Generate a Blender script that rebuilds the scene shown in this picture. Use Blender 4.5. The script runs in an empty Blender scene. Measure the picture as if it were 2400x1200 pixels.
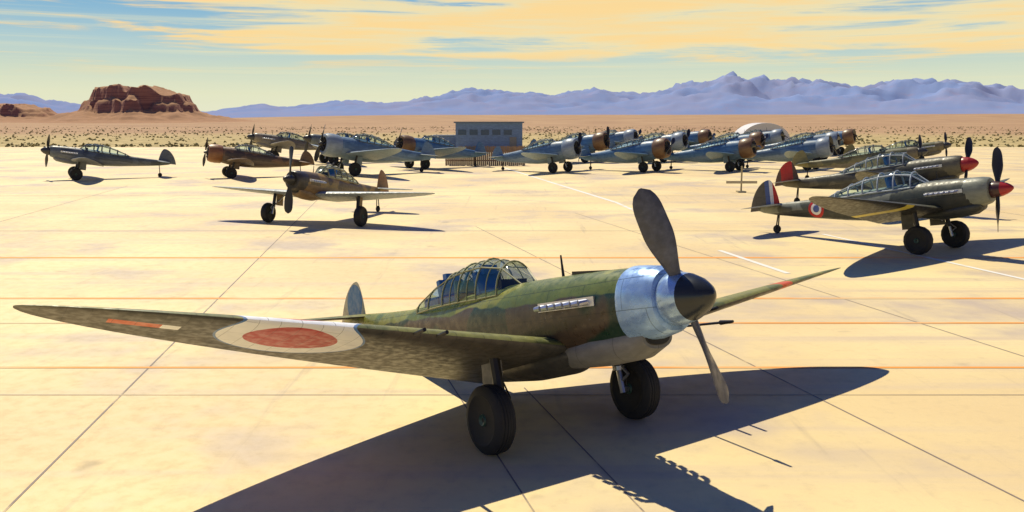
import bpy, bmesh, math, random
from mathutils import Vector, Matrix, Euler, noise
random.seed(7)
scene = bpy.context.scene
H = 4.3
# ------------------------------------------------------------------ node helpers
class NT:
    def __init__(s, nt):
        s.nt = nt
    def n(s, t, **kw):
        nd = s.nt.nodes.new(t)
        for k, v in kw.items():
            setattr(nd, k, v)
        return nd
    def link(s, a, b):
        s.nt.links.new(a, b)
    def setin(s, sock, v):
        if isinstance(v, bpy.types.NodeSocket):
            s.link(v, sock)
        else:
            sock.default_value = v
    def math(s, op, a, b=None, c=None, clamp=False):
        nd = s.n('ShaderNodeMath', operation=op, use_clamp=clamp)
        s.setin(nd.inputs[0], a)
        if b is not None: s.setin(nd.inputs[1], b)
        if c is not None: s.setin(nd.inputs[2], c)
        return nd.outputs[0]
    def mix(s, f, a, b, blend='MIX'):
        nd = s.n('ShaderNodeMixRGB', blend_type=blend)
        s.setin(nd.inputs[0], f)
        for i, v in ((1, a), (2, b)):
            if isinstance(v, bpy.types.NodeSocket): s.link(v, nd.inputs[i])
            else: nd.inputs[i].default_value = (v[0], v[1], v[2], 1)
        return nd.outputs[0]
    def noise(s, vec, scale, detail=4, rough=0.55, dist=0.0):
        nd = s.n('ShaderNodeTexNoise')
        s.link(vec, nd.inputs['Vector'])
        nd.inputs['Scale'].default_value = scale
        nd.inputs['Detail'].default_value = detail
        nd.inputs['Roughness'].default_value = rough
        nd.inputs['Distortion'].default_value = dist
        return nd.outputs['Fac']
    def mapping(s, vec, scale=(1, 1, 1), rot=(0, 0, 0), loc=(0, 0, 0)):
        nd = s.n('ShaderNodeMapping')
        s.link(vec, nd.inputs[0])
        nd.inputs['Scale'].default_value = scale
        nd.inputs['Rotation'].default_value = rot
        nd.inputs['Location'].default_value = loc
        return nd.outputs[0]
    def smooth(s, v, a, b, lo=0.0, hi=1.0):
        nd = s.n('ShaderNodeMapRange', interpolation_type='SMOOTHSTEP')
        s.setin(nd.inputs[0], v)
        nd.inputs[1].default_value = a; nd.inputs[2].default_value = b
        nd.inputs[3].default_value = lo; nd.inputs[4].default_value = hi
        return nd.outputs[0]

def new_mat(name):
    m = bpy.data.materials.new(name)
    m.use_nodes = True
    nt = NT(m.node_tree)
    bsdf = m.node_tree.nodes['Principled BSDF']
    return m, nt, bsdf

def simple_mat(name, col, rough=0.6, metal=0.0, var=0.15, scale=6.0):
    m, t, b = new_mat(name)
    tc = t.n('ShaderNodeTexCoord').outputs['Object']
    f = t.noise(tc, scale, 3)
    dark = tuple(c * (1 - var * 2) for c in col)
    lite = tuple(min(1, c * (1 + var)) for c in col)
    c = t.mix(f, dark, lite)
    t.link(c, b.inputs['Base Color'])
    b.inputs['Roughness'].default_value = rough
    b.inputs['Metallic'].default_value = metal
    return m

def paint_mat(name, c1, c2=None, camo_scale=0.9, low=None, low2=None, split=0.0, discs=(), bands=(), rects=(),
              rough=0.45, metal=0.0, panel='xy', pscale=1.0, wear=0.5, rivets=False):
    m, t, b = new_mat(name)
    tc = t.n('ShaderNodeTexCoord').outputs['Object']
    sep = t.n('ShaderNodeSeparateXYZ'); t.link(tc, sep.inputs[0])
    X, Y, Z = sep.outputs
    ax = {'x': X, 'y': Y, 'z': Z}
    if c2 is not None:
        f = t.noise(tc, camo_scale, 1.5, 0.4)
        f = t.smooth(f, 0.485, 0.515)
        col = t.mix(f, c1, c2)
    else:
        col = t.mix(0.0, c1, c1)
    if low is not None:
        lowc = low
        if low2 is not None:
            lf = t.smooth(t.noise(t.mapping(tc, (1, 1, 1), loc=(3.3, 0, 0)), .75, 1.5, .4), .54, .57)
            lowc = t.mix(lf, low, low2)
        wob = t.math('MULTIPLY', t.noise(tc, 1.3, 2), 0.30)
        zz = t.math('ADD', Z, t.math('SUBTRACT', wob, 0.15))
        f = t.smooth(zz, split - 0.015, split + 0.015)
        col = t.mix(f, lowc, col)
    g = t.noise(t.mapping(tc, (1.0, 3, 3)), 2.6, 5, 0.65)
    g = t.smooth(g, 0.35, 0.75, 1.0 - 0.45 * wear, 1.0 + 0.12 * wear)
    gg = t.n('ShaderNodeCombineXYZ')
    for i in range(3): t.link(g, gg.inputs[i])
    col = t.mix(1.0, col, gg.outputs[0], 'MULTIPLY')
    for axis, lo, hi, cc in bands:
        a = t.math('GREATER_THAN', ax[axis], lo)
        c = t.math('LESS_THAN', ax[axis], hi)
        col = t.mix(t.math('MULTIPLY', a, c), col, cc)
    for a1, lo1, hi1, a2, lo2, hi2, cc in rects:
        p = t.math('MULTIPLY', t.math('GREATER_THAN', ax[a1], lo1), t.math('LESS_THAN', ax[a1], hi1))
        q = t.math('MULTIPLY', t.math('GREATER_THAN', ax[a2], lo2), t.math('LESS_THAN', ax[a2], hi2))
        col = t.mix(t.math('MULTIPLY', p, q), col, cc)
    for axes, ca, cb, rr in discs:
        da = t.math('SUBTRACT', ax[axes[0]], ca)
        db = t.math('SUBTRACT', ax[axes[1]], cb)
        d = t.math('SQRT', t.math('ADD', t.math('MULTIPLY', da, da), t.math('MULTIPLY', db, db)))
        for r, cc in rr:
            col = t.mix(t.math('MULTIPLY', t.math('LESS_THAN', d, r), .97), col, cc)
    if rivets:
        ch = t.noise(tc, 22, 3, .7)
        col = t.mix(t.math('MULTIPLY', t.smooth(ch, .68, .72), .5), col, (.42, .43, .42))
    if panel:
        v = t.n('ShaderNodeCombineXYZ')
        t.link(ax[panel[0]], v.inputs[0]); t.link(ax[panel[1]], v.inputs[1])
        br = t.n('ShaderNodeTexBrick')
        t.link(v.outputs[0], br.inputs['Vector'])
        br.inputs['Scale'].default_value = pscale
        br.inputs['Mortar Size'].default_value = 0.006
        br.inputs['Mortar Smooth'].default_value = 0.3
        br.inputs['Brick Width'].default_value = 0.75
        br.inputs['Row Height'].default_value = 0.38
        br.inputs['Color1'].default_value = (1, 1, 1, 1)
        br.inputs['Color2'].default_value = (0.9, 0.9, 0.9, 1)
        br.inputs['Mortar'].default_value = (0.3, 0.3, 0.3, 1)
        col = t.mix(0.75, col, br.outputs['Color'], 'MULTIPLY')
    t.link(col, b.inputs['Base Color'])
    r = t.noise(tc, 9, 2)
    t.link(t.smooth(r, 0.3, 0.7, rough - 0.1, rough + 0.15), b.inputs['Roughness'])
    b.inputs['Metallic'].default_value = metal
    bp = t.n('ShaderNodeBump'); bp.inputs['Strength'].default_value = 0.15; bp.inputs['Distance'].default_value = 0.02
    t.link(t.noise(tc, 5, 2), bp.inputs['Height'])
    t.link(bp.outputs[0], b.inputs['Normal'])
    return m

# ------------------------------------------------------------------ mesh builder
class MB:
    def __init__(s):
        s.v = []; s.f = []; s.m = []
    def add(s, verts, faces, mi=0):
        o = len(s.v)
        s.v += [tuple(p) for p in verts]
        for f in faces:
            s.f.append([i + o for i in f]); s.m.append(mi)
    def loft(s, rings, mi=0, cap=True, closed=True):
        n = len(rings[0]); v = [p for r in rings for p in r]; f = []
        for i in range(len(rings) - 1):
            for j in range(n if closed else n - 1):
                k = (j + 1) % n
                f.append((i * n + j, i * n + k, (i + 1) * n + k, (i + 1) * n + j))
        if cap:
            f.append(tuple(range(n))[::-1]); f.append(tuple((len(rings) - 1) * n + j for j in range(n)))
        s.add(v, f, mi)
    def tube(s, p1, p2, r1, r2=None, n=8, mi=0):
        p1 = Vector(p1); p2 = Vector(p2); r2 = r1 if r2 is None else r2
        d = (p2 - p1).normalized()
        a = d.orthogonal().normalized(); b = d.cross(a)
        R = []
        for p, r in ((p1, r1), (p2, r2)):
            R.append([p + a * math.cos(2 * math.pi * i / n) * r + b * math.sin(2 * math.pi * i / n) * r for i in range(n)])
        s.loft(R, mi)
    def path(s, pts, r, n=6, mi=0):
        for a, b in zip(pts[:-1], pts[1:]): s.tube(a, b, r, r, n, mi)
    def box(s, c, d, mi=0, rot=None):
        v = []
        for x in (-1, 1):
            for y in (-1, 1):
                for z in (-1, 1):
                    p = Vector((x * d[0] / 2, y * d[1] / 2, z * d[2] / 2))
                    if rot: p = rot @ p
                    v.append(p + Vector(c))
        f = [(0, 1, 3, 2), (4, 6, 7, 5), (0, 4, 5, 1), (2, 3, 7, 6), (0, 2, 6, 4), (1, 5, 7, 3)]
        s.add(v, f, mi)
    def lathe_y(s, prof, c, n=28, mi=0):
        rings = []
        for r, y in prof:
            rings.append([Vector((c[0] + r * math.cos(2 * math.pi * i / n), c[1] + y, c[2] + r * math.sin(2 * math.pi * i / n))) for i in range(n)])
        s.loft(rings, mi, cap=True)
    def lathe_x(s, prof, c, n=28, mi=0, cap=True):
        rings = []
        for r, x in prof:
            rings.append([Vector((c[0] + x, c[1] + r * math.cos(2 * math.pi * i / n), c[2] + r * math.sin(2 * math.pi * i / n))) for i in range(n)])
        s.loft(rings, mi, cap)
    def obj(s, name, mats, parent=None, smooth=True, angle=None):
        me = bpy.data.meshes.new(name)
        me.from_pydata(s.v, [], s.f)
        me.update()
        for m in (mats if isinstance(mats, (list, tuple)) else [mats]): me.materials.append(m)
        me.polygons.foreach_set('material_index', s.m)
        bm = bmesh.new(); bm.from_mesh(me); bmesh.ops.recalc_face_normals(bm, faces=bm.faces); bm.to_mesh(me); bm.free()
        if smooth:
            me.polygons.foreach_set('use_smooth', [True] * len(me.polygons))
            me.set_sharp_from_angle(angle=math.radians(angle or 40))
        o = bpy.data.objects.new(name, me)
        scene.collection.objects.link(o)
        if parent: o.parent = parent
        return o

def airfoil(n, th):
    up = []; lo = []
    for i in range(n + 1):
        x = 0.5 * (1 - math.cos(math.pi * i / n))
        y = 5 * th * (0.2969 * math.sqrt(x) - 0.126 * x - 0.3516 * x * x + 0.2843 * x ** 3 - 0.1036 * x ** 4)
        cam = 0.02 * math.sin(math.pi * x)
        up.append((x, y + cam)); lo.append((x, -y * 0.8 + cam))
    return up[::-1] + lo[1:-1]

def surf(mb, half, chord0, taper, le_line, z0, dih, inc, th, vertical=False, n=10, ns=12, mirror=True, tipexp=6, xfront=0.3):
    rings = []
    ts = [math.sin(math.pi / 2 * i / ns) for i in range(ns + 1)]
    ts[-1] = 0.9995
    st = [-t for t in ts[::-1]] + ts[1:] if mirror else ts
    for t in st:
        a = abs(t)
        c = chord0 * (1 - (1 - taper) * a) * (1 - a ** tipexp) ** 0.5 + 0.01
        ring = []
        for (x, y) in airfoil(n, th * (1 - 0.35 * a)):
            px = (xfront - x) * c; pz = y * c
            ci, si = math.cos(inc), math.sin(inc)
            X = px * ci - pz * si; Z = px * si + pz * ci
            if vertical: ring.append((le_line + X, Z, z0 + a * half))
            else: ring.append((le_line + X, t * half, z0 + a * half * math.tan(dih) + Z))
        rings.append(ring)
    mb.loft(rings)

def by_normal(o):
    for p in o.data.polygons:
        p.material_index = 0 if p.normal.z > 0 else 1

M = {}
M['tyre'] = simple_mat('tyre_rubber', (0.018, 0.019, 0.021), 0.75, var=.3)
M['hub'] = simple_mat('wheel_hub_paint', (0.03, 0.085, 0.065), 0.4)
M['steel'] = simple_mat('oleo_steel', (0.45, 0.46, 0.48), 0.3, 0.8)
M['dark'] = simple_mat('dark_metal', (0.02, 0.02, 0.022), 0.45, 0.3)
M['exh'] = simple_mat('exhaust_steel', (0.62, 0.64, 0.7), 0.3, 0.7)
M['blade'] = paint_mat('blade_paint', (0.09, 0.10, 0.14), rough=0.4, panel=None, wear=0.9)
M['frame'] = simple_mat('canopy_frame_paint', (0.30, 0.30, 0.14), 0.5)
M['seat'] = simple_mat('blue_seat_leather', (0.03, 0.18, 0.48), 0.5)
M['deck'] = simple_mat('cockpit_green', (0.12, 0.22, 0.20), 0.5)
def glass_mat():
    m, t, b = new_mat('canopy_glass')
    out = m.node_tree.nodes['Material Output']
    tr = t.n('ShaderNodeBsdfTransparent'); tr.inputs[0].default_value = (0.82, 0.92, 0.92, 1)
    gl = t.n('ShaderNodeBsdfGlossy'); gl.inputs['Roughness'].default_value = 0.03
    lw = t.n('ShaderNodeLayerWeight'); lw.inputs[0].default_value = 0.25
    mx = t.n('ShaderNodeMixShader')
    t.link(t.math('MULTIPLY_ADD', lw.outputs['Fresnel'], 0.6, 0.04), mx.inputs[0])
    t.link(tr.outputs[0], mx.inputs[1]); t.link(gl.outputs[0], mx.inputs[2])
    t.link(mx.outputs[0], out.inputs['Surface'])
    return m
M['glass'] = glass_mat()

def sstep(a, b, x):
    t = max(0, min(1, (x - a) / (b - a))); return t * t * (3 - 2 * t)

def make_plane(name, gx, gy, heading, L, pitch=13, roll=0, scale=1.0, half=6.3, track=1.25, blade_deg=20,
               nblades=2, nose='inline', dih=8, hero=False, prop_r=1.32, gear_z=1.8, wr=0.46, inc=4.5, spin_k=1.0, fatk=1.3,
               chord=2.4, wz0=-.46):
    root = bpy.data.objects.new(name, None); scene.collection.objects.link(root)
    root.empty_display_size = 1
    R = Euler((math.radians(roll), -math.radians(pitch), math.radians(heading)), 'XYZ')
    c = Vector((0.75, 0, -gear_z)) * scale
    root.rotation_euler = R
    root.scale = (scale,) * 3
    root.location = Vector((gx, gy, 0)) - R.to_matrix() @ c
    fat = fatk if nose == 'radial' else 1.0
    NE = .5 if hero else 0.0
    TE = 1.20 if hero else 1.0
    CS = -.48 if hero else 0.0
    def fx(x):
        if x > 1: return x + NE * (x - 1) / 1.5
        if x < -1: return -1 + (x + 1) * TE
        return x
    NS = 36 if hero else 18
    secs = [(2.5, .08, .37, .39), (2.2, .07, .41, .45), (1.8, .05, .44, .50), (1.0, .02, .48, .56), (0.3, 0, .50, .59),
            (-.5, 0, .50, .58), (-1.3, 0.01, .46, .54), (-2.2, .04, .40, .47), (-3.2, .09, .31, .37),
            (-4.2, .16, .22, .29), (-5.1, .24, .13, .22), (-5.7, .31, .06, .15), (-5.95, .35, .02, .08)]
    def ring(x, zc, w, h, k=1.0):
        r = []
        if hero and x < -2.5: zc += .14 * ((-x - 2.5) / 3.4) ** 1.3
        for i in range(NS):
            a = 2 * math.pi * i / NS
            ca, sa = math.cos(a), math.sin(a)
            e = 0.88
            r.append((fx(x), k * w * fat * math.copysign(abs(ca) ** e, ca), zc + k * h * fat * math.copysign(abs(sa) ** e, sa)))
        return r
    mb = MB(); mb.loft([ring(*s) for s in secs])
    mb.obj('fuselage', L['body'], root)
    mb = MB()
    if nose == 'inline':
        cs = [(2.13 if hero else 1.72, .065, .425, .47), (2.16 if hero else 1.78, .065, .435, .48), (2.3, .07, .42, .455), (2.5, .08, .385, .41), (2.56, .08, .35, .37), (2.57, .08, .3, .32)]
        mb.loft([ring(*s) for s in cs]); mb.obj('engine_cowl', L['cowl'], root)
        mb = MB()
        k = .84 * spin_k
        prof = [(.37, 0), (.385, .03), (.37, .14), (.33, .28), (.26, .42), (.16, .54), (.06, .61), (.001, .62)]
        prof = [(r * k, x) for r, x in prof]
        x0 = fx(2.575)
        mb.lathe_x([(.34 * k, -.02)] + prof[:4], (x0, 0, .08), mi=0)
        mb.lathe_x(prof[3:], (x0 + .002, 0, .08), mi=1)
        mb.obj('spinner', [L['spin_base'], L['spin']], root)
        mb = MB()
        ch = [(2.3, -.34, .24, .15), (2.1, -.39, .30, .22), (1.6, -.44, .34, .24), (1.0, -.50, .30, .2), (.4, -.5, .2, .1)]
        mb.loft([ring(*s) for s in ch])
        mb.obj('chin_scoop', L['belly'], root)
        mb = MB(); mb.loft([ring(2.302, -.34, .20, .11), ring(2.31, -.34, .19, .10)]); mb.obj('scoop_intake', M['dark'], root)
        hx = x0 + .16
    else:
        kk = fat / 1.15
        prof = [(.60, 1.5), (.66, 1.6), (.69, 2.0), (.67, 2.4), (.60, 2.6), (.5, 2.66), (.44, 2.62)]
        mb.lathe_x([(r * kk, x) for r, x in prof], (0, 0, .05), 20); mb.obj('engine_cowl', L['cowl'], root)
        mb = MB(); mb.lathe_x([(.43 * kk, 2.6), (.43 * kk, 2.64)], (0, 0, .05), 20)
        for i in range(9):
            a = 2 * math.pi * i / 9
            mb.tube((2.66, .16 * math.cos(a), .05 + .16 * math.sin(a)), (2.66, .4 * kk * math.cos(a), .05 + .4 * kk * math.sin(a)), .06)
        mb.obj('radial_engine', M['dark'], root)
        mb = MB(); mb.lathe_x([(.12, 2.6), (.13, 2.8), (.08, 2.95), (.01, 2.98)], (0, 0, .05), 14); mb.obj('spinner', L['spin'], root)
        hx = 2.84
    mb = MB()
    for k in range(nblades):
        a0 = math.radians(blade_deg + 360 * k / nblades)
        u = Vector((0, math.sin(a0), math.cos(a0)))
        tdir = Vector((0, math.cos(a0), -math.sin(a0)))
        rings = []
        for i in range(20):
            t = i / 19
            r = 0.18 + (prop_r - 0.18) * t
            c = 0.11 + 0.20 * sstep(0, .55, t)
            if t > 0.75: c *= math.sqrt(max(0.01, 1 - ((t - .75) / .25) ** 2.4))
            th = 0.09 * (1 - t) + 0.012
            tw = math.radians(60 - 44 * t)
            d1 = tdir * math.cos(tw) + Vector((1, 0, 0)) * math.sin(tw)
            d2 = d1.cross(u)
            rings.append([Vector((hx, 0, .08)) + u * r + d1 * (math.cos(q) * c / 2 * 1.15) + d2 * (math.sin(q) * th / 2)
                          for q in [2 * math.pi * j / 12 for j in range(12)]])
        mb.loft(rings)
    mb.obj('propeller', L['blade'], root)
    tipz = math.tan(math.radians(dih))
    mb = MB(); surf(mb, half, chord, 0.42, 0.5, wz0, math.radians(dih), math.radians(inc), .14, n=16 if hero else 8, ns=20 if hero else 9, tipexp=4)
    o = mb.obj('wing', [L['wtop'], L['wbot']], root, angle=60); by_normal(o)
    mb = MB(); surf(mb, 1.95, 1.05, .55, fx(-5.15), .38 + (.12 if hero else 0), 0, 0, .09, n=7, ns=7)
    o = mb.obj('tailplane', [L['wtop'], L['wbot']], root, angle=60); by_normal(o)
    mb = MB(); surf(mb, 1.12 if not hero else .95, 1.35, .66, fx(-5.35), .3 if hero else .25, 0, 0, .085, vertical=True, mirror=False, n=7, ns=10, tipexp=3)
    mb.obj('fin_and_rudder', L['fin'], root, angle=60)
    if hero:
        mb = MB()
        mb.loft([ring(1.25, -.50, .30, .12), ring(.9, -.56, .44, .22), ring(.2, -.60, .46, .25), ring(-.6, -.60, .42, .26), ring(-1.5, -.46, .30, .16), ring(-2.1, -.36, .12, .06)])
        mb.obj('belly_fairing', L['wbot'], root)
    st = [(.62, .50, .05, .22), (.22, .44, .50, .36), (-.35, .43, .62, .38), (-.9, .43, .61, .38), (-1.45, .42, .54, .37), (-2.0, .40, .40, .34), (-2.55, .37, .24, .27), (-2.95, .35, .10, .18)]
    st = [(x + CS, zb, h, w) for x, zb, h, w in st]
    def arch(s, n=14, k=1.0):
        x, zb, h, w = s
        return [Vector((x, w * fat * k * math.cos(math.pi * i / n), zb * fat + h * k * math.sin(math.pi * i / n))) for i in range(n + 1)]
    mb = MB(); mb.loft([arch(s) for s in st], cap=False, closed=False); mb.obj('canopy_glass', M['glass'], root, angle=80)
    mb = MB()
    fr = 0.014 if hero else 0.03
    for s_ in st: mb.path(arch(s_, k=1.012), fr, 5)
    if hero:
        for a_, b_ in ((1, 2), (2, 3), (3, 4)):
            mb.path(arch(tuple((p + q) / 2 for p, q in zip(st[a_], st[b_])), k=1.012), .009, 5)
    for j in (0, 4, 10, 14):
        mb.path([arch(s_, k=1.012)[j] for s_ in st], fr * 0.9, 5)
    mb.obj('canopy_frames', L.get('frame', M['frame']), root)
    mb = MB()
    for xs in ((-.55 + CS, -1.75 + CS) if hero else (-.6,)):
        mb.box((xs, 0, .62), (.10, .46, .5), 0, Matrix.Rotation(math.radians(-12), 3, 'Y'))
        mb.box((xs + .02, 0, .9), (.12, .26, .14), 0)
        mb.box((xs + .25, 0, .5), (.45, .42, .12), 0)
    mb.box((.12 + CS, 0, .58), (.12, .46, .2), 1)
    if hero:
        mb.tube((-1.1 + CS, -.3, .45), (-1.1 + CS, 0, .98), .025, mi=2); mb.tube((-1.1 + CS, .3, .45), (-1.1 + CS, 0, .98), .025, mi=2)
        mb.box((-1.2 + CS, 0, .6), (.05, .5, .4), 2)
        mb.box((-1.3 + CS, .25, .56), (.5, .08, .2), 2)
        mb.box((-2.2 + CS, 0, .5), (.5, .34, .22), 0)
        mb.tube((-.2 + CS, 0, .5), (-.22 + CS, 0, .78), .02, mi=1)
    mb.obj('cockpit_interior', [M['seat'], M['dark'], M['deck']], root, smooth=False)
    mb = MB(); mb.tube((.95, 0, .55 * fat), (.93, 0, .88 * fat), .022, .012)
    if hero:
        mb.box((1.75, 0, .548), (1.0, .16, .05), 0, Matrix.Rotation(math.radians(5), 3, 'Y'))
    mb.obj('antenna_mast', M['dark'], root)
    if nose == 'inline':
        mb = MB()
        for sy in (-1, 1):
            for i in range(6):
                x = fx(1.75) - i * .17
                mb.tube((x, sy * .42, .17), (x - .07, sy * .53, .15), .032, .042)
                mb.tube((x - .07, sy * .53, .15), (x - .17, sy * .55, .145), .042, .036)
            mb.box((fx(1.75) - .45, sy * .458, .16), (1.15, .03, .12), 0, Matrix.Rotation(math.radians(-sy * 2.6), 3, 'Z'))
        mb.obj('exhaust_stacks', M['exh'], root)
    for sy, nm in ((-1, 'main_gear_starboard'), (1, 'main_gear_port')):
        y = sy * track
        zc = -gear_z - y * math.tan(math.radians(roll))
        ax = zc + wr
        mb = MB()
        w = .15
        prof = [(wr * .62, -w * .8), (wr * .72, -w), (wr * .9, -w * .85)]
        if hero:
            for q in (-.55, -.25, 0, .25, .55):
                e = wr * (1 - .05 * abs(q))
                prof += [(e - .002, w * (q - .1)), (e, w * (q - .085)), (e, w * (q + .085)), (e - .002, w * (q + .1)), (e - .014, w * (q + .12))]
        else:
            prof += [(wr * .98, -w * .45), (wr, 0), (wr * .98, w * .45)]
        prof += [(wr * .9, w * .85), (wr * .72, w), (wr * .62, w * .8)]
        mb.lathe_y(prof, (0.75, y, ax), 40 if hero else 18, 0)
        mb.lathe_y([(.001, -w * .7), (wr * .15, -w * .95), (wr * .2, -w * .7), (wr * .55, -w * .6), (wr * .66, -w * .86), (wr * .66, w * .86), (wr * .55, w * .6), (wr * .2, w * .7), (wr * .15, w * .95), (.001, w * .7)], (0.75, y, ax), 24, 1)
        if hero:
            for i in range(6):
                a = 2 * math.pi * i / 6
                for q in (-1, 1):
                    mb.tube((0.75 + .18 * math.cos(a), y + q * w * .62, ax + .18 * math.sin(a)), (0.75 + .18 * math.cos(a), y + q * w * .69, ax + .18 * math.sin(a)), .035, n=10, mi=3)
        wz = wz0 - .04 + track * tipz
        yi = y - sy * .22
        mb.tube((.75, y, ax), (.75, yi, ax), .045, mi=2)
        mb.tube((.75, yi, ax - .05), (.68, yi, ax + .40), .045, mi=2)
        mb.tube((.68, yi, ax + .28), (.6, yi, wz), .075, mi=3)
        mb.path([(.68, yi, ax + .08), (.9, yi, ax + .22), (.72, yi, ax + .38)], .022, mi=2)
        mb.tube((.62, yi, ax + .35), (.25, yi - sy * .35, wz), .03, mi=2)
        mb.box((.36, yi - sy * .1, (ax + .35 + wz) / 2 + .08), (.5, .025, abs(wz - ax - .2)), 4)
        if hero:
            mb.path([(.66, yi + .06, ax + .5), (.8, yi + .08, ax + .25), (.77, yi + .05, ax + .05)], .012, mi=3)
            mb.tube((.69, yi, ax + .28), (.69, yi, ax + .34), .09, mi=2, n=14)
        mb.obj(nm, [M['tyre'], M['hub'], M['steel'], M['dark'], L['belly']], root)
    tx = fx(-5.2)
    zt = -gear_z + (0.75 - tx) * math.tan(math.radians(pitch))
    mb = MB()
    mb.lathe_y([(.08, -.05), (.14, -.05), (.16, 0), (.14, .05), (.08, .05)], (tx, 0, zt + .16), 18)
    for q in (-.07, .07): mb.tube((tx, q, zt + .16), (tx + .15, q * .5, .25 if hero else .1), .025)
    mb.obj('tail_wheel', [M['tyre']], root)
    if hero:
        mb = MB()
        zz = lambda yy: wz0 + abs(yy) * tipz
        mb.tube((1.1, 1.7, zz(1.7) + .02), (2.3, 1.7, zz(1.7) + .03), .018); mb.tube((2.15, 1.7, zz(1.7) + .03), (2.38, 1.7, zz(1.7) + .03), .035, .02)
        for sy in (-1, 1):
            for yy in (2.15, 2.45):
                mb.tube((.9, sy * yy, zz(yy) + .06), (1.4, sy * yy, zz(yy) + .13), .025)
        mb.obj('pitot_and_guns', M['dark'], root)
    return root

WH = (.8, .8, .78); RED = (.5, .012, .012); ORG = (.65, .11, .03); WHB = (.90, .92, .96)
mat_spin = simple_mat('spinner_dark', (.03, .035, .04), .25, .2)
marks = [('xy', .42, -3.75, [(.88, (.10, .22, .48)), (.85, WHB), (.55, RED)])]
rc = [('x', .25, .45, 'y', -5.75, -5.2, ORG), ('x', .25, .45, 'y', -5.2, -5.0, WHB), ('x', .55, 1.2, 'y', 4.5, 4.8, ORG)]
hero = dict(
    body=paint_mat('hero_fuselage_camo_and_shade', (.27, .28, .05), (.14, .18, .035), 1.2, low=(.014, .042, .026), low2=(.08, .055, .035), split=.27, panel='xz', rough=.34, rivets=True),  # camo colours, with sunlit top and shaded side painted in by the split
    cowl=paint_mat('hero_cowl_metal', (.34, .54, .88), panel='xz', rough=.3, metal=.35, wear=.4),
    spin=mat_spin, spin_base=paint_mat('spinner_base_metal', (.4, .58, .85), panel=None, rough=.25, metal=.5),
    belly=paint_mat('hero_belly_grey', (.22, .22, .21), panel='xy', rough=.5),
    wtop=paint_mat('hero_wing_top', (.25, .25, .06), (.15, .17, .05), .8, discs=marks, rects=rc, rivets=True),
    wbot=paint_mat('hero_wing_under', (.10, .09, .075), (.07, .068, .06), .8, discs=marks, rects=rc, wear=.7, pscale=1.6),
    fin=paint_mat('hero_fin', (.55, .52, .36), panel=None, discs=[('xz', -6.35, .80, [(.40, (.03, .18, .38))])]),
    blade=M['blade'])
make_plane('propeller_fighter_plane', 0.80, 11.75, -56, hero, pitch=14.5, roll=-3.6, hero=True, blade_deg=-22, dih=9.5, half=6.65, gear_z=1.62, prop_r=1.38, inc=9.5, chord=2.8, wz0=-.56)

def livery(p, top, top2, under, body=None, cowl=None, spin=(.05, .05, .05), **k):
    return dict(body=paint_mat(p + '_body', top, top2, 1.0, low=under, split=k.get('split', -.05), panel='xz', discs=k.get('discs', ())),
                cowl=paint_mat(p + '_cowl', cowl or top, panel=None, rough=.4, metal=k.get('cm', 0)),
                spin=simple_mat(p + '_spinner', spin, .35), spin_base=simple_mat(p + '_spinner_base', k.get('sb', spin), .35),
                belly=paint_mat(p + '_belly', under, panel='xy'),
                wtop=paint_mat(p + '_wing_top', k.get('wing', top), top2 if 'wing' not in k else None, .8),
                wbot=paint_mat(p + '_wing_under', k.get('wunder', under), bands=k.get('wbands', ())),
                fin=paint_mat(p + '_fin', k.get('finc', top), panel='xz', bands=k.get('finb', ())),
                blade=simple_mat(p + '_blade', (.02, .02, .022), .4), frame=simple_mat(p + '_frames', k.get('fr', (.1, .1, .1)), .5))
Lr = livery('grey_green_fighter', (.24, .26, .21), (.08, .09, .065), (.04, .045, .04), spin=(.40, .02, .02), wunder=(.03, .03, .028), sb=(.06, .02, .02),
            finb=[('x', -5.55, -5.35, (.05, .1, .3)), ('x', -5.35, -5.2, WH), ('x', -5.2, -4.95, RED)], finc=(.10, .09, .07), split=.10, wing=(.12, .12, .08),
            discs=[('xz', -3.3, .1, [(.33, RED), (.22, WH), (.13, (.05, .1, .35))])], wbands=[('y', -2.3, -1.9, (.6, .5, .08))], fr=(.35, .42, .5))
make_plane('propeller_fighter_plane', 14.3, 29.4, -51, Lr, pitch=10, scale=1.04, blade_deg=12, half=6.4, spin_k=.8, gear_z=1.7, inc=6)
Lr2 = livery('dark_fighter', (.13, .12, .08), (.07, .07, .05), (.04, .04, .035), spin=(.35, .02, .02), finb=[('x', -5.9, -5.25, RED)], finc=(.12, .06, .04), fr=(.3, .35, .4))
make_plane('propeller_fighter_plane', 19.6, 42, -46, Lr2, pitch=10, scale=1.08, blade_deg=30, half=5.2)
Lb = livery('brown_fighter', (.36, .23, .07), (.14, .10, .05), (.24, .16, .08), wing=(.26, .34, .42), wunder=(.30, .36, .42), spin=(.03, .03, .03), fr=(.3, .28, .15), finc=(.28, .13, .05), cowl=(.05, .045, .04))
make_plane('propeller_fighter_plane', -8.4, 37.2, -110, Lb, pitch=9, scale=.94, blade_deg=0, track=2.4, dih=3, half=5.8, gear_z=1.75, spin_k=.7, prop_r=1.45)
Lg = livery('slate_fighter', (.14, .17, .20), (.09, .11, .13), (.2, .22, .24))
make_plane('propeller_fighter_plane', -33.0, 67, -152, Lg, pitch=9, scale=1.0, dih=5, track=1.6)
Ln = livery('rust_fighter', (.22, .13, .07), (.10, .07, .05), (.18, .13, .09), cowl=(.3, .13, .05))
make_plane('radial_trainer_plane', -22.0, 69, -155, Ln, pitch=9, scale=.92, nose='radial', dih=5)
Lt = livery('tan_fighter', (.28, .24, .18), (.2, .18, .14), (.25, .24, .22))
make_plane('propeller_fighter_plane', -27, 100, -155, Lt, pitch=9, scale=1.2, dih=6)
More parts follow.
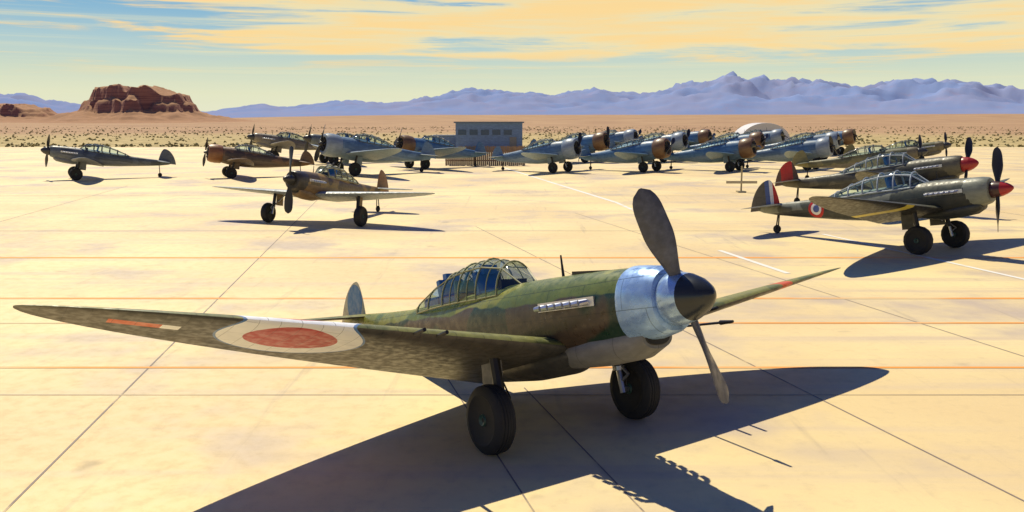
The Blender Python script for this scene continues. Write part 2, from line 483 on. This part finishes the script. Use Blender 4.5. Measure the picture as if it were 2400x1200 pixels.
make_plane('propeller_fighter_plane', -19, 92, -150, Lg, pitch=9, scale=1.2, dih=6)
Lbl = livery('blue_trainer', (.07, .18, .36), (.10, .23, .40), (.14, .23, .34), cowl=(.20, .11, .05), wing=(.09, .19, .32))
Lbl2 = livery('silver_trainer', (.15, .26, .40), (.11, .20, .32), (.24, .33, .42), cowl=(.26, .33, .42), wing=(.15, .24, .35))
make_plane('radial_trainer_plane', -13.5, 72, -142, Lbl2, pitch=9, scale=1.2, nose='radial', dih=6)
make_plane('radial_trainer_plane', -8.8, 82, -142, Lbl, pitch=9, scale=1.1, nose='radial', dih=6)
for i, (x, y) in enumerate(((4.2, 76), (12.0, 77), (19.6, 78), (27.0, 80))):
    make_plane('radial_trainer_plane', x, y, -34 - (0, 2, -1, 1.5)[i], (Lbl2, Lbl, Lbl, Lbl2)[i], pitch=9, scale=1.0, nose='radial', dih=6, half=5.2, blade_deg=20 + 37 * i, fatk=1.5)
for i, (x, y) in enumerate(((8.5, 95), (17, 96), (25.5, 97), (34, 98))):
    make_plane('radial_trainer_plane', x, y, -34 + (1, -2, 0, 2)[i], (Lbl, Lbl2)[i % 2], pitch=9, scale=1.1, nose='radial', dih=6, half=5.2, blade_deg=10 + 29 * i, fatk=1.5)
for i, (x, y) in enumerate(((14, 113), (23.5, 114), (33, 115), (42.5, 116))):
    make_plane('radial_trainer_plane', x, y, -33 + (1, 2, -1, 0)[i], (Lbl2, Lbl)[i % 2], pitch=9, scale=1.15, nose='radial', dih=6, half=5.2, blade_deg=60 + 21 * i, fatk=1.5)
Lo = livery('olive_trainer', (.25, .23, .10), (.14, .14, .07), (.22, .2, .14), cowl=(.2, .17, .1))
make_plane('propeller_fighter_plane', 27.5, 64, -30, Lo, pitch=9, scale=1.0, dih=6)
make_plane('propeller_fighter_plane', 38, 82, -32, Lo, pitch=9, scale=1.0, dih=6)

# ------------------------------------------------------------------ ground
def lerp_table(tab, x):
    if x <= tab[0][0]: return tab[0][1]
    for (a, va), (b, vb) in zip(tab[:-1], tab[1:]):
        if x <= b:
            t = (x - a) / (b - a); return va + (vb - va) * t
    return tab[-1][1]
def desert_h(x, y):
    r = math.hypot(x, y)
    az = math.atan2(x, y)
    h = sstep(700, 3600, r) * (30 if az > -.1 else 30 - 16 * sstep(-.1, -.4, az))
    h += sstep(300, 900, r) * 1.2 * noise.noise(Vector((x, y, 0)) * .004)
    return h - .012
radii = [0.01, 20, 60, 120, 180, 250, 330, 420, 520, 640, 780, 940, 1120, 1350, 1600, 1900, 2300, 2800, 3400, 4200, 5500, 8000, 14000]
NA = 180
mb = MB(); v = []; f = []
for r in radii:
    for i in range(NA):
        a = 2 * math.pi * i / NA
        x, y = r * math.sin(a), r * math.cos(a)
        v.append((x, y, desert_h(x, y)))
for k in range(len(radii) - 1):
    for i in range(NA):
        j = (i + 1) % NA
        f.append((k * NA + i, k * NA + j, (k + 1) * NA + j, (k + 1) * NA + i))
mb.add(v, f)
m, t, b = new_mat('desert_sand')
tc = t.n('ShaderNodeTexCoord').outputs['Object']
sep = t.n('ShaderNodeSeparateXYZ'); t.link(tc, sep.inputs[0])
n1 = t.noise(tc, .012, 6, .6)
n2 = t.noise(tc, .25, 5, .7)
c = t.mix(t.smooth(n1, .35, .65), (.36, .21, .11), (.46, .29, .15))
near = t.mix(t.smooth(n2, .4, .6), (.34, .26, .10), (.58, .45, .20))
dist = t.math('SQRT', t.math('ADD', t.math('MULTIPLY', sep.outputs[0], sep.outputs[0]), t.math('MULTIPLY', sep.outputs[1], sep.outputs[1])))
c = t.mix(t.smooth(dist, 230, 420), near, c)
t.link(c, b.inputs['Base Color']); b.inputs['Roughness'].default_value = .95
mb.obj('desert_ground', m)

# apron
mb = MB(); mb.add([(-260, -60, 0), (260, -60, 0), (260, 152, 0), (-260, 152, 0)], [(0, 1, 2, 3)])
m, t, b = new_mat('apron_concrete')
tc = t.n('ShaderNodeTexCoord').outputs['Object']
big = t.smooth(t.noise(tc, .13, 3, .5), .35, .68)
streak = t.noise(t.mapping(tc, (.05, .9, 1)), 1.0, 5, .6)
fine = t.noise(tc, 3.5, 6, .7)
grit = t.noise(tc, 60, 2, .7)
c = t.mix(big, (.76, .58, .29), (.88, .72, .36))
c = t.mix(t.smooth(streak, .5, .72), c, (.68, .54, .34))
c = t.mix(t.smooth(t.noise(t.mapping(tc, (1, 1, 1), loc=(5, 3, 0)), .20, 4, .6), .48, .70), c, (.54, .44, .34))
c = t.mix(t.math('MULTIPLY', t.smooth(fine, .45, .8), .35), c, (.45, .36, .24))
c = t.mix(t.math('MULTIPLY', t.smooth(grit, .5, .8), .2), c, (.35, .28, .2))
st = t.smooth(t.noise(tc, .8, 3, .5), .66, .78)
c = t.mix(t.math('MULTIPLY', st, .45), c, (.2, .16, .12))
sc1 = t.noise(t.mapping(tc, (1.6, .09, 1), rot=(0, 0, math.radians(-14))), 1.6, 4, .6)
c = t.mix(t.math('MULTIPLY', t.smooth(sc1, .60, .74), .30), c, (.30, .25, .2))
t.link(c, b.inputs['Base Color'])
t.link(t.smooth(fine, .3, .7, .55, .8), b.inputs['Roughness'])
bp = t.n('ShaderNodeBump'); bp.inputs['Strength'].default_value = .2; bp.inputs['Distance'].default_value = .01
t.link(grit, bp.inputs['Height']); t.link(bp.outputs[0], b.inputs['Normal'])
mb.obj('concrete_apron', m, smooth=False)

def strip(mb, a, bb, w, z, mi=0):
    a = Vector((a[0], a[1], 0)); bb = Vector((bb[0], bb[1], 0))
    d = (bb - a).normalized(); nrm = Vector((-d.y, d.x, 0)) * w / 2
    mb.add([a - nrm + Vector((0, 0, z)), bb - nrm + Vector((0, 0, z)), bb + nrm + Vector((0, 0, z)), a + nrm + Vector((0, 0, z))], [(0, 1, 2, 3)], mi)
def worn(name, col, thr, base=(.77, .60, .32), soft=.14):
    m, t, b = new_mat(name)
    tc = t.n('ShaderNodeTexCoord').outputs['Object']
    f = t.noise(t.mapping(tc, (.25, 2, 1)), .5, 6, .7)
    c = t.mix(t.smooth(f, thr, thr + soft), col, base)
    t.link(c, b.inputs['Base Color']); b.inputs['Roughness'].default_value = .7
    return m
mb = MB()
strip(mb, (-5.1, 5), (-13.5, 70), .03, .004); strip(mb, (.9, 6.8), (-1.6, 16.5), .022, .004); strip(mb, (2.0, 7.4), (.2, 14), .022, .004)
strip(mb, (6.2, 8.4), (-1.5, 36.5), .03, .004); strip(mb, (12.2, 5), (3.0, 42), .03, .004)
strip(mb, (-18, 14), (-26, 60), .04, .004); strip(mb, (26, 20), (16, 110), .05, .004); strip(mb, (40, 30), (30, 120), .05, .004)
for y0 in (13.6, 35, 52, 78, 110, 130):
    strip(mb, (-150, y0), (150, y0 + .02), .022 if y0 < 30 else .05, .0045)
mb.obj('apron_joints', worn('joint_tar', (.24, .19, .16), .50, soft=.25), smooth=False)
mb = MB()
for y0, w in ((28.0, .24), (21.4, .16), (18.7, .12), (15.2, .10)):
    strip(mb, (-90, y0), (90, y0), w, .006, 0)
mb.obj('orange_guide_lines', worn('orange_line_paint', (.88, .34, .05), .50), smooth=False)
mb = MB()
strip(mb, (-.8, 84), (5.6, 47.5), .26, .008); strip(mb, (7.0, 29.6), (7.9, 25.0), .18, .008); strip(mb, (5.6, 47.5), (6.4, 38), .2, .008)
strip(mb, (12.0, 34), (15.1, 19.5), .18, .008)
mb.obj('white_taxi_lines', worn('white_line_paint', (.82, .8, .74), .55), smooth=False)

# ------------------------------------------------------------------ mountains
ridge = [(-1.1, 40), (-.62, 60), (-.55, 58), (-.50, 55), (-.46, 42), (-.33, 22), (-.27, 40), (-.25, 30), (-.19, 48), (-.14, 42), (-.08, 60), (-.05, 74), (.0, 66), (.05, 62), (.09, 72), (.14, 60), (.17, 78),
         (.21, 88), (.243, 107), (.28, 92), (.33, 88), (.37, 82), (.42, 88), (.45, 88), (.49, 76), (.52, 64), (.56, 66), (.62, 80), (.75, 60), (.9, 75), (1.1, 50)]
def mountains(name, r0, r1, n_az, n_r, mat, amp, tab, seed):
    v = []; f = []
    rc = (r0 + r1) / 2
    for k in range(n_r):
        r = r0 + (r1 - r0) * k / (n_r - 1)
        for i in range(n_az):
            az = -1.1 + 2.2 * i / (n_az - 1)
            x, y = r * math.sin(az), r * math.cos(az)
            u = (k / (n_r - 1))
            bell = math.sin(math.pi * min(1, u / .62) * .5) if u < .62 else math.cos(math.pi * .5 * (u - .62) / .38)
            hh = (lerp_table(tab, az) + 0) / 2078 * rc
            p = Vector((x, y, seed)) * .0016
            rn = 1 - abs(noise.fractal(p * 1.3, 1.0, 2.1, 6)) * 1.6
            jag = noise.fractal(p * 5, .9, 2.2, 5)
            z = hh * bell * (.62 + .45 * rn) * amp + jag * hh * .14 * bell + desert_h(x, y) * (1 - bell * .9) - (6 if k in (0,) else 0)
            v.append((x, y, z))
    for k in range(n_r - 1):
        for i in range(n_az - 1):
            a = k * n_az + i
            f.append((a, a + 1, a + 1 + n_az, a + n_az))
    mb = MB(); mb.add(v, f); return mb.obj(name, mat, angle=80)
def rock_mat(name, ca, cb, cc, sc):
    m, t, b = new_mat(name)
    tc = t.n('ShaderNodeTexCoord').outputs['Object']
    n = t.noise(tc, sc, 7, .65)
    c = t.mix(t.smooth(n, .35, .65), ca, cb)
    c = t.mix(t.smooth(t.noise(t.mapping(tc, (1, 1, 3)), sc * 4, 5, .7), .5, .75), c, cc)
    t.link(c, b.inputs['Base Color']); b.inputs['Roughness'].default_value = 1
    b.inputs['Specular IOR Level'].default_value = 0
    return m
mountains('mountain_range', 3600, 6200, 620, 44, rock_mat('hazy_blue_rock', (.22, .30, .54), (.27, .31, .50), (.29, .29, .46), .003), 1.0, ridge, 3.0)  # distance haze is put into the rock's blue base colours

def mesa(name, cx, cy, W, D, hc, ht, notch, seed, n=130):
    v = []; f = []
    SX, SY = W * 1.7, D * 1.9
    for j in range(n):
        for i in range(n):
            lx = (i / (n - 1) - .5) * 2 * SX; ly = (j / (n - 1) - .5) * 2 * SY
            p = Vector((lx, ly, seed))
            wob = noise.fractal(p * .022, 1, 2, 4) * .30 + noise.noise(p * .11) * .06
            d = math.hypot(lx / (W * .5), ly / (D * .5)) + wob
            top = hc * (1 + .04 * noise.noise(p * .03)) - hc * .22 * sstep(.35, .9, lx / (W * .5))
            gx = abs(lx / (W * .5) - notch)
            top -= hc * .16 * (1 - sstep(.03, .12, gx))
            step = sstep(1.06, .96, d) * .55 + sstep(1.3, 1.16, d + noise.noise(p * .05) * .2) * .45
            tal = ht * max(0, 1 - (d - 1) / 1.75) ** 1.7 if d > 1 else ht
            tal *= 1 + .18 * noise.fractal(p * .04, 1, 2, 4)
            z = tal + (top - ht) * step
            z += noise.noise(p * .2) * 1.2 * min(1, z / 10)
            ed = max(abs(lx) / SX, abs(ly) / SY)
            z = z * (1 - sstep(.85, 1, ed)) - 1.5 * sstep(.8, 1, ed) + desert_h(cx + lx, cy + ly)
            v.append((cx + lx, cy + ly, z))
    for j in range(n - 1):
        for i in range(n - 1):
            a = j * n + i; f.append((a, a + 1, a + 1 + n, a + n))
    mb = MB(); mb.add(v, f)
    m, t, b = new_mat(name + '_rock')
    g = t.n('ShaderNodeNewGeometry')
    tc = t.n('ShaderNodeTexCoord').outputs['Object']
    sp = t.n('ShaderNodeSeparateXYZ'); t.link(g.outputs['Normal'], sp.inputs[0])
    strata = t.noise(t.mapping(tc, (.02, .02, .5)), 1.0, 4, .6)
    cliff = t.mix(t.smooth(strata, .38, .62), (.24, .11, .085), (.40, .19, .13))
    slope = t.mix(t.noise(tc, .06, 5, .7), (.30, .16, .09), (.48, .27, .14))
    c = t.mix(t.smooth(sp.outputs[2], .55, .85), cliff, slope)
    t.link(c, b.inputs['Base Color']); b.inputs['Roughness'].default_value = 1
    mb.obj(name, m, angle=50)
mesa('sandstone_mesa', -612, 1480, 140, 130, 57, 25, .05, 1.3)
mesa('sandstone_mesa', -842, 1500, 110, 110, 28, 12, .3, 7.7)

# ------------------------------------------------------------------ scrub
mb = MB(); v = []; f = []
def tuft(x, y, s):
    z0 = desert_h(x, y)
    for k in range(9):
        a = random.uniform(0, 6.283); e = random.uniform(.1, 1.3)
        d = Vector((math.cos(a) * math.cos(e), math.sin(a) * math.cos(e), math.sin(e)))
        c = Vector((x, y, z0)) + d * s * random.uniform(.2, .7)
        sd = Vector((random.uniform(-1, 1), random.uniform(-1, 1), random.uniform(-.3, .8))).normalized() * s * random.uniform(.25, .5)
        up = d.cross(sd).normalized() * s * random.uniform(.2, .45)
        o = len(v)
        v.extend([c - sd, c + up, c + sd, c - up]); f.append((o, o + 1, o + 2, o + 3))
for i in range(9000):
    r = 153 + 560 * random.random() ** 1.7
    az = random.uniform(-.85, .85)
    x, y = r * math.tan(az), r
    if noise.noise(Vector((x, y * 2, 0)) * .02) < random.uniform(-.4, .35): continue
    tuft(x, y, random.uniform(.2, .6) * (1 + r / 1200))
mb.add(v, f)
m, t, b = new_mat('scrub_foliage')
tc = t.n('ShaderNodeTexCoord').outputs['Object']
c = t.mix(t.smooth(t.noise(tc, .15, 3), .35, .65), (.18, .17, .07), (.36, .30, .12))
t.link(c, b.inputs['Base Color']); b.inputs['Roughness'].default_value = .9
mb.obj('desert_scrub', m, smooth=False)

# ------------------------------------------------------------------ buildings
def building(name, cx, cy, w, d, h, ext):
    root = bpy.data.objects.new(name, None); scene.collection.objects.link(root); root.location = (cx, cy, 0)
    wall = paint_mat(name + '_wall', (.14, .24, .46), panel='xz', pscale=.8, wear=.6)
    mb = MB(); mb.box((0, 0, h / 2), (w, d, h)); mb.box((-w / 2 - ext / 2 - .003, .4, h * .27), (ext, d * .8, h * .54)); mb.obj('walls', wall, root, smooth=False)
    mb = MB(); mb.box((0, 0, h + .1), (w + .5, d + .5, .2)); mb.box((-w / 2 - ext / 2 - .26, .4, h * .54 + .06), (ext + .1, d * .8 + .2, .12)); mb.obj('roof', simple_mat(name + '_roof', (.12, .16, .24), .8), root, smooth=False)
    mb = MB()
    for i in range(5): mb.box((-w * .4 + i * w * .17, -d / 2 - .02, h * .68), (w * .12, .06, h * .18))
    mb.obj('windows', simple_mat('window_glass', (.05, .09, .16), .15), root, smooth=False)
    mb = MB(); mb.box((w * .36, -d / 2 - .03, 1.05), (1.0, .08, 2.1)); mb.obj('door', simple_mat('door_paint', (.2, .2, .2)), root, smooth=False)
building('flight_line_office', -3.3, 132, 9.6, 7, 4.1, 3.4)
root = bpy.data.objects.new('wooden_fence', None); scene.collection.objects.link(root); root.location = (-2.6, 88, 0)
mb = MB()
for i in range(40):
    mb.box((-3.9 + i * .195, random.uniform(-.01, .01), .95 + random.uniform(-.05, .05)), (.17, .03, 1.9))
mb.obj('planks', simple_mat('weathered_planks', (.34, .22, .13), .85, var=.3, scale=2), root, smooth=False)
mb = MB()
for z in (.5, 1.45): mb.box((0, .05, z), (8.0, .06, .1))
for i in range(6): mb.box((-3.9 + i * 1.55, .13, .95), (.1, .1, 1.95))
mb.obj('rails_and_posts', simple_mat('fence_posts', (.18, .13, .09), .85), root, smooth=False)
root = bpy.data.objects.new('quonset_hut', None); scene.collection.objects.link(root); root.location = (57, 205, 0)
mb = MB(); rings = []
for k in range(25):
    y = -4 + 8 * k / 24
    rr = 1.0 + (.008 if k % 2 else 0)
    rings.append([(5.6 * rr * math.cos(math.pi * j / 18), y, 4.0 * rr * math.sin(math.pi * j / 18)) for j in range(19)])
mb.loft(rings, cap=True, closed=False); mb.obj('shell', simple_mat('white_corrugated_metal', (.78, .76, .76), .5), root, angle=20)
mb = MB(); mb.box((0, -4.06, 1.2), (2.6, .08, 2.4)); mb.box((-3.2, -4.06, 1.3), (.9, .06, .8)); mb.box((3.2, -4.06, 1.3), (.9, .06, .8)); mb.obj('door_and_windows', simple_mat('hut_openings', (.45, .46, .5)), root, smooth=False)
root = bpy.data.objects.new('wooden_barrier', None); scene.collection.objects.link(root); root.location = (14.1, 54.5, 0)
mb = MB(); mb.box((0, 0, .62), (1.9, .05, .16)); mb.obj('board', simple_mat('barrier_board', (.5, .45, .32)), root, smooth=False)
mb = MB(); mb.box((0, .06, .8), (.09, .07, 1.6)); mb.box((0, .06, .04), (.5, .6, .08)); mb.obj('post', simple_mat('barrier_post', (.4, .34, .2)), root, smooth=False)

# ------------------------------------------------------------------ light
el = math.radians(54); azs = math.atan2(-.45, .89)
s = Vector((math.sin(azs) * math.cos(el), math.cos(azs) * math.cos(el), math.sin(el)))
ld = bpy.data.lights.new('sun', 'SUN'); ld.energy = 4.95; ld.angle = math.radians(.5); ld.color = (1, .90, .66)
lo = bpy.data.objects.new('sun', ld); scene.collection.objects.link(lo); lo.rotation_euler = s.to_track_quat('Z', 'Y').to_euler(); lo.location = s * 100

w = bpy.data.worlds.new('World'); scene.world = w; w.use_nodes = True
t = NT(w.node_tree); bg = w.node_tree.nodes['Background']
sky = t.n('ShaderNodeTexSky', sky_type='NISHITA', sun_disc=False, sun_elevation=el, sun_rotation=azs)
STR = .08
bg.inputs['Strength'].default_value = STR
g = t.n('ShaderNodeTexCoord').outputs['Generated']
sp = t.n('ShaderNodeSeparateXYZ'); t.link(g, sp.inputs[0])
X, Y, Z = sp.outputs
az = t.math('ARCTAN2', X, Y)
cv = t.n('ShaderNodeCombineXYZ'); t.link(t.math('MULTIPLY', az, 4.0), cv.inputs[0]); t.link(t.math('MULTIPLY', Z, 66), cv.inputs[1])
cr = t.n('ShaderNodeValToRGB'); t.link(t.math('MULTIPLY', Z, 4.0, clamp=True), cr.inputs[0])
e = cr.color_ramp.elements
e[0].position = 0; e[0].color = (.80, .80, .60, 1)
e[1].position = .9; e[1].color = (.11, .28, .52, 1)
for p, c in ((.12, (.77, .79, .56)), (.22, (.62, .71, .57)), (.34, (.42, .60, .64)), (.50, (.20, .44, .66))):
    q = e.new(p); q.color = c + (1,)
base = cr.outputs[0]
n1 = t.noise(cv.outputs[0], 1.0, 8, .64, .5)
cv2 = t.n('ShaderNodeCombineXYZ'); t.link(t.math('MULTIPLY', az, 2.0), cv2.inputs[0]); t.link(t.math('MULTIPLY', Z, 130), cv2.inputs[1])
n2 = t.noise(cv2.outputs[0], 1.0, 5, .6)
band = t.math('MULTIPLY', t.smooth(Z, .05, .09), t.smooth(az, -.48, -.16))
dens = t.math('ADD', t.math('ADD', t.math('MULTIPLY', n1, .8), t.math('MULTIPLY', n2, .2)), t.math('MULTIPLY', band, .20))
cm = t.smooth(dens, .52, .66)
cm = t.math('MULTIPLY', cm, t.smooth(Z, .04, .078))
base = t.mix(t.math('MULTIPLY', t.smooth(n2, .45, .7), .45), base, (.76, .77, .54))
cl = t.mix(t.smooth(n1, .4, .62), (.86, .76, .46), (1.0, .71, .31))
base = t.mix(t.math('MULTIPLY', cm, .96), base, cl)
up = t.n('ShaderNodeVectorMath', operation='SCALE'); t.link(base, up.inputs[0]); up.inputs['Scale'].default_value = 1 / STR
deep = t.mix(1.0, sky.outputs[0], (.16, .36, .95), 'MULTIPLY')
mixed = t.mix(t.smooth(Z, .14, .24), up.outputs[0], deep)
t.link(mixed, bg.inputs['Color'])

cam = bpy.data.cameras.new('Camera'); co = bpy.data.objects.new('Camera', cam); scene.collection.objects.link(co)
co.location = (0, 0, H); co.rotation_euler = (math.radians(90 - 8.62), 0, 0)
cam.sensor_width = 36; cam.lens = 2078 / 2400 * 36; cam.clip_end = 30000; cam.clip_start = .1
scene.camera = co
scene.view_settings.view_transform = 'Standard'; scene.view_settings.look = 'None'; scene.view_settings.exposure = 0
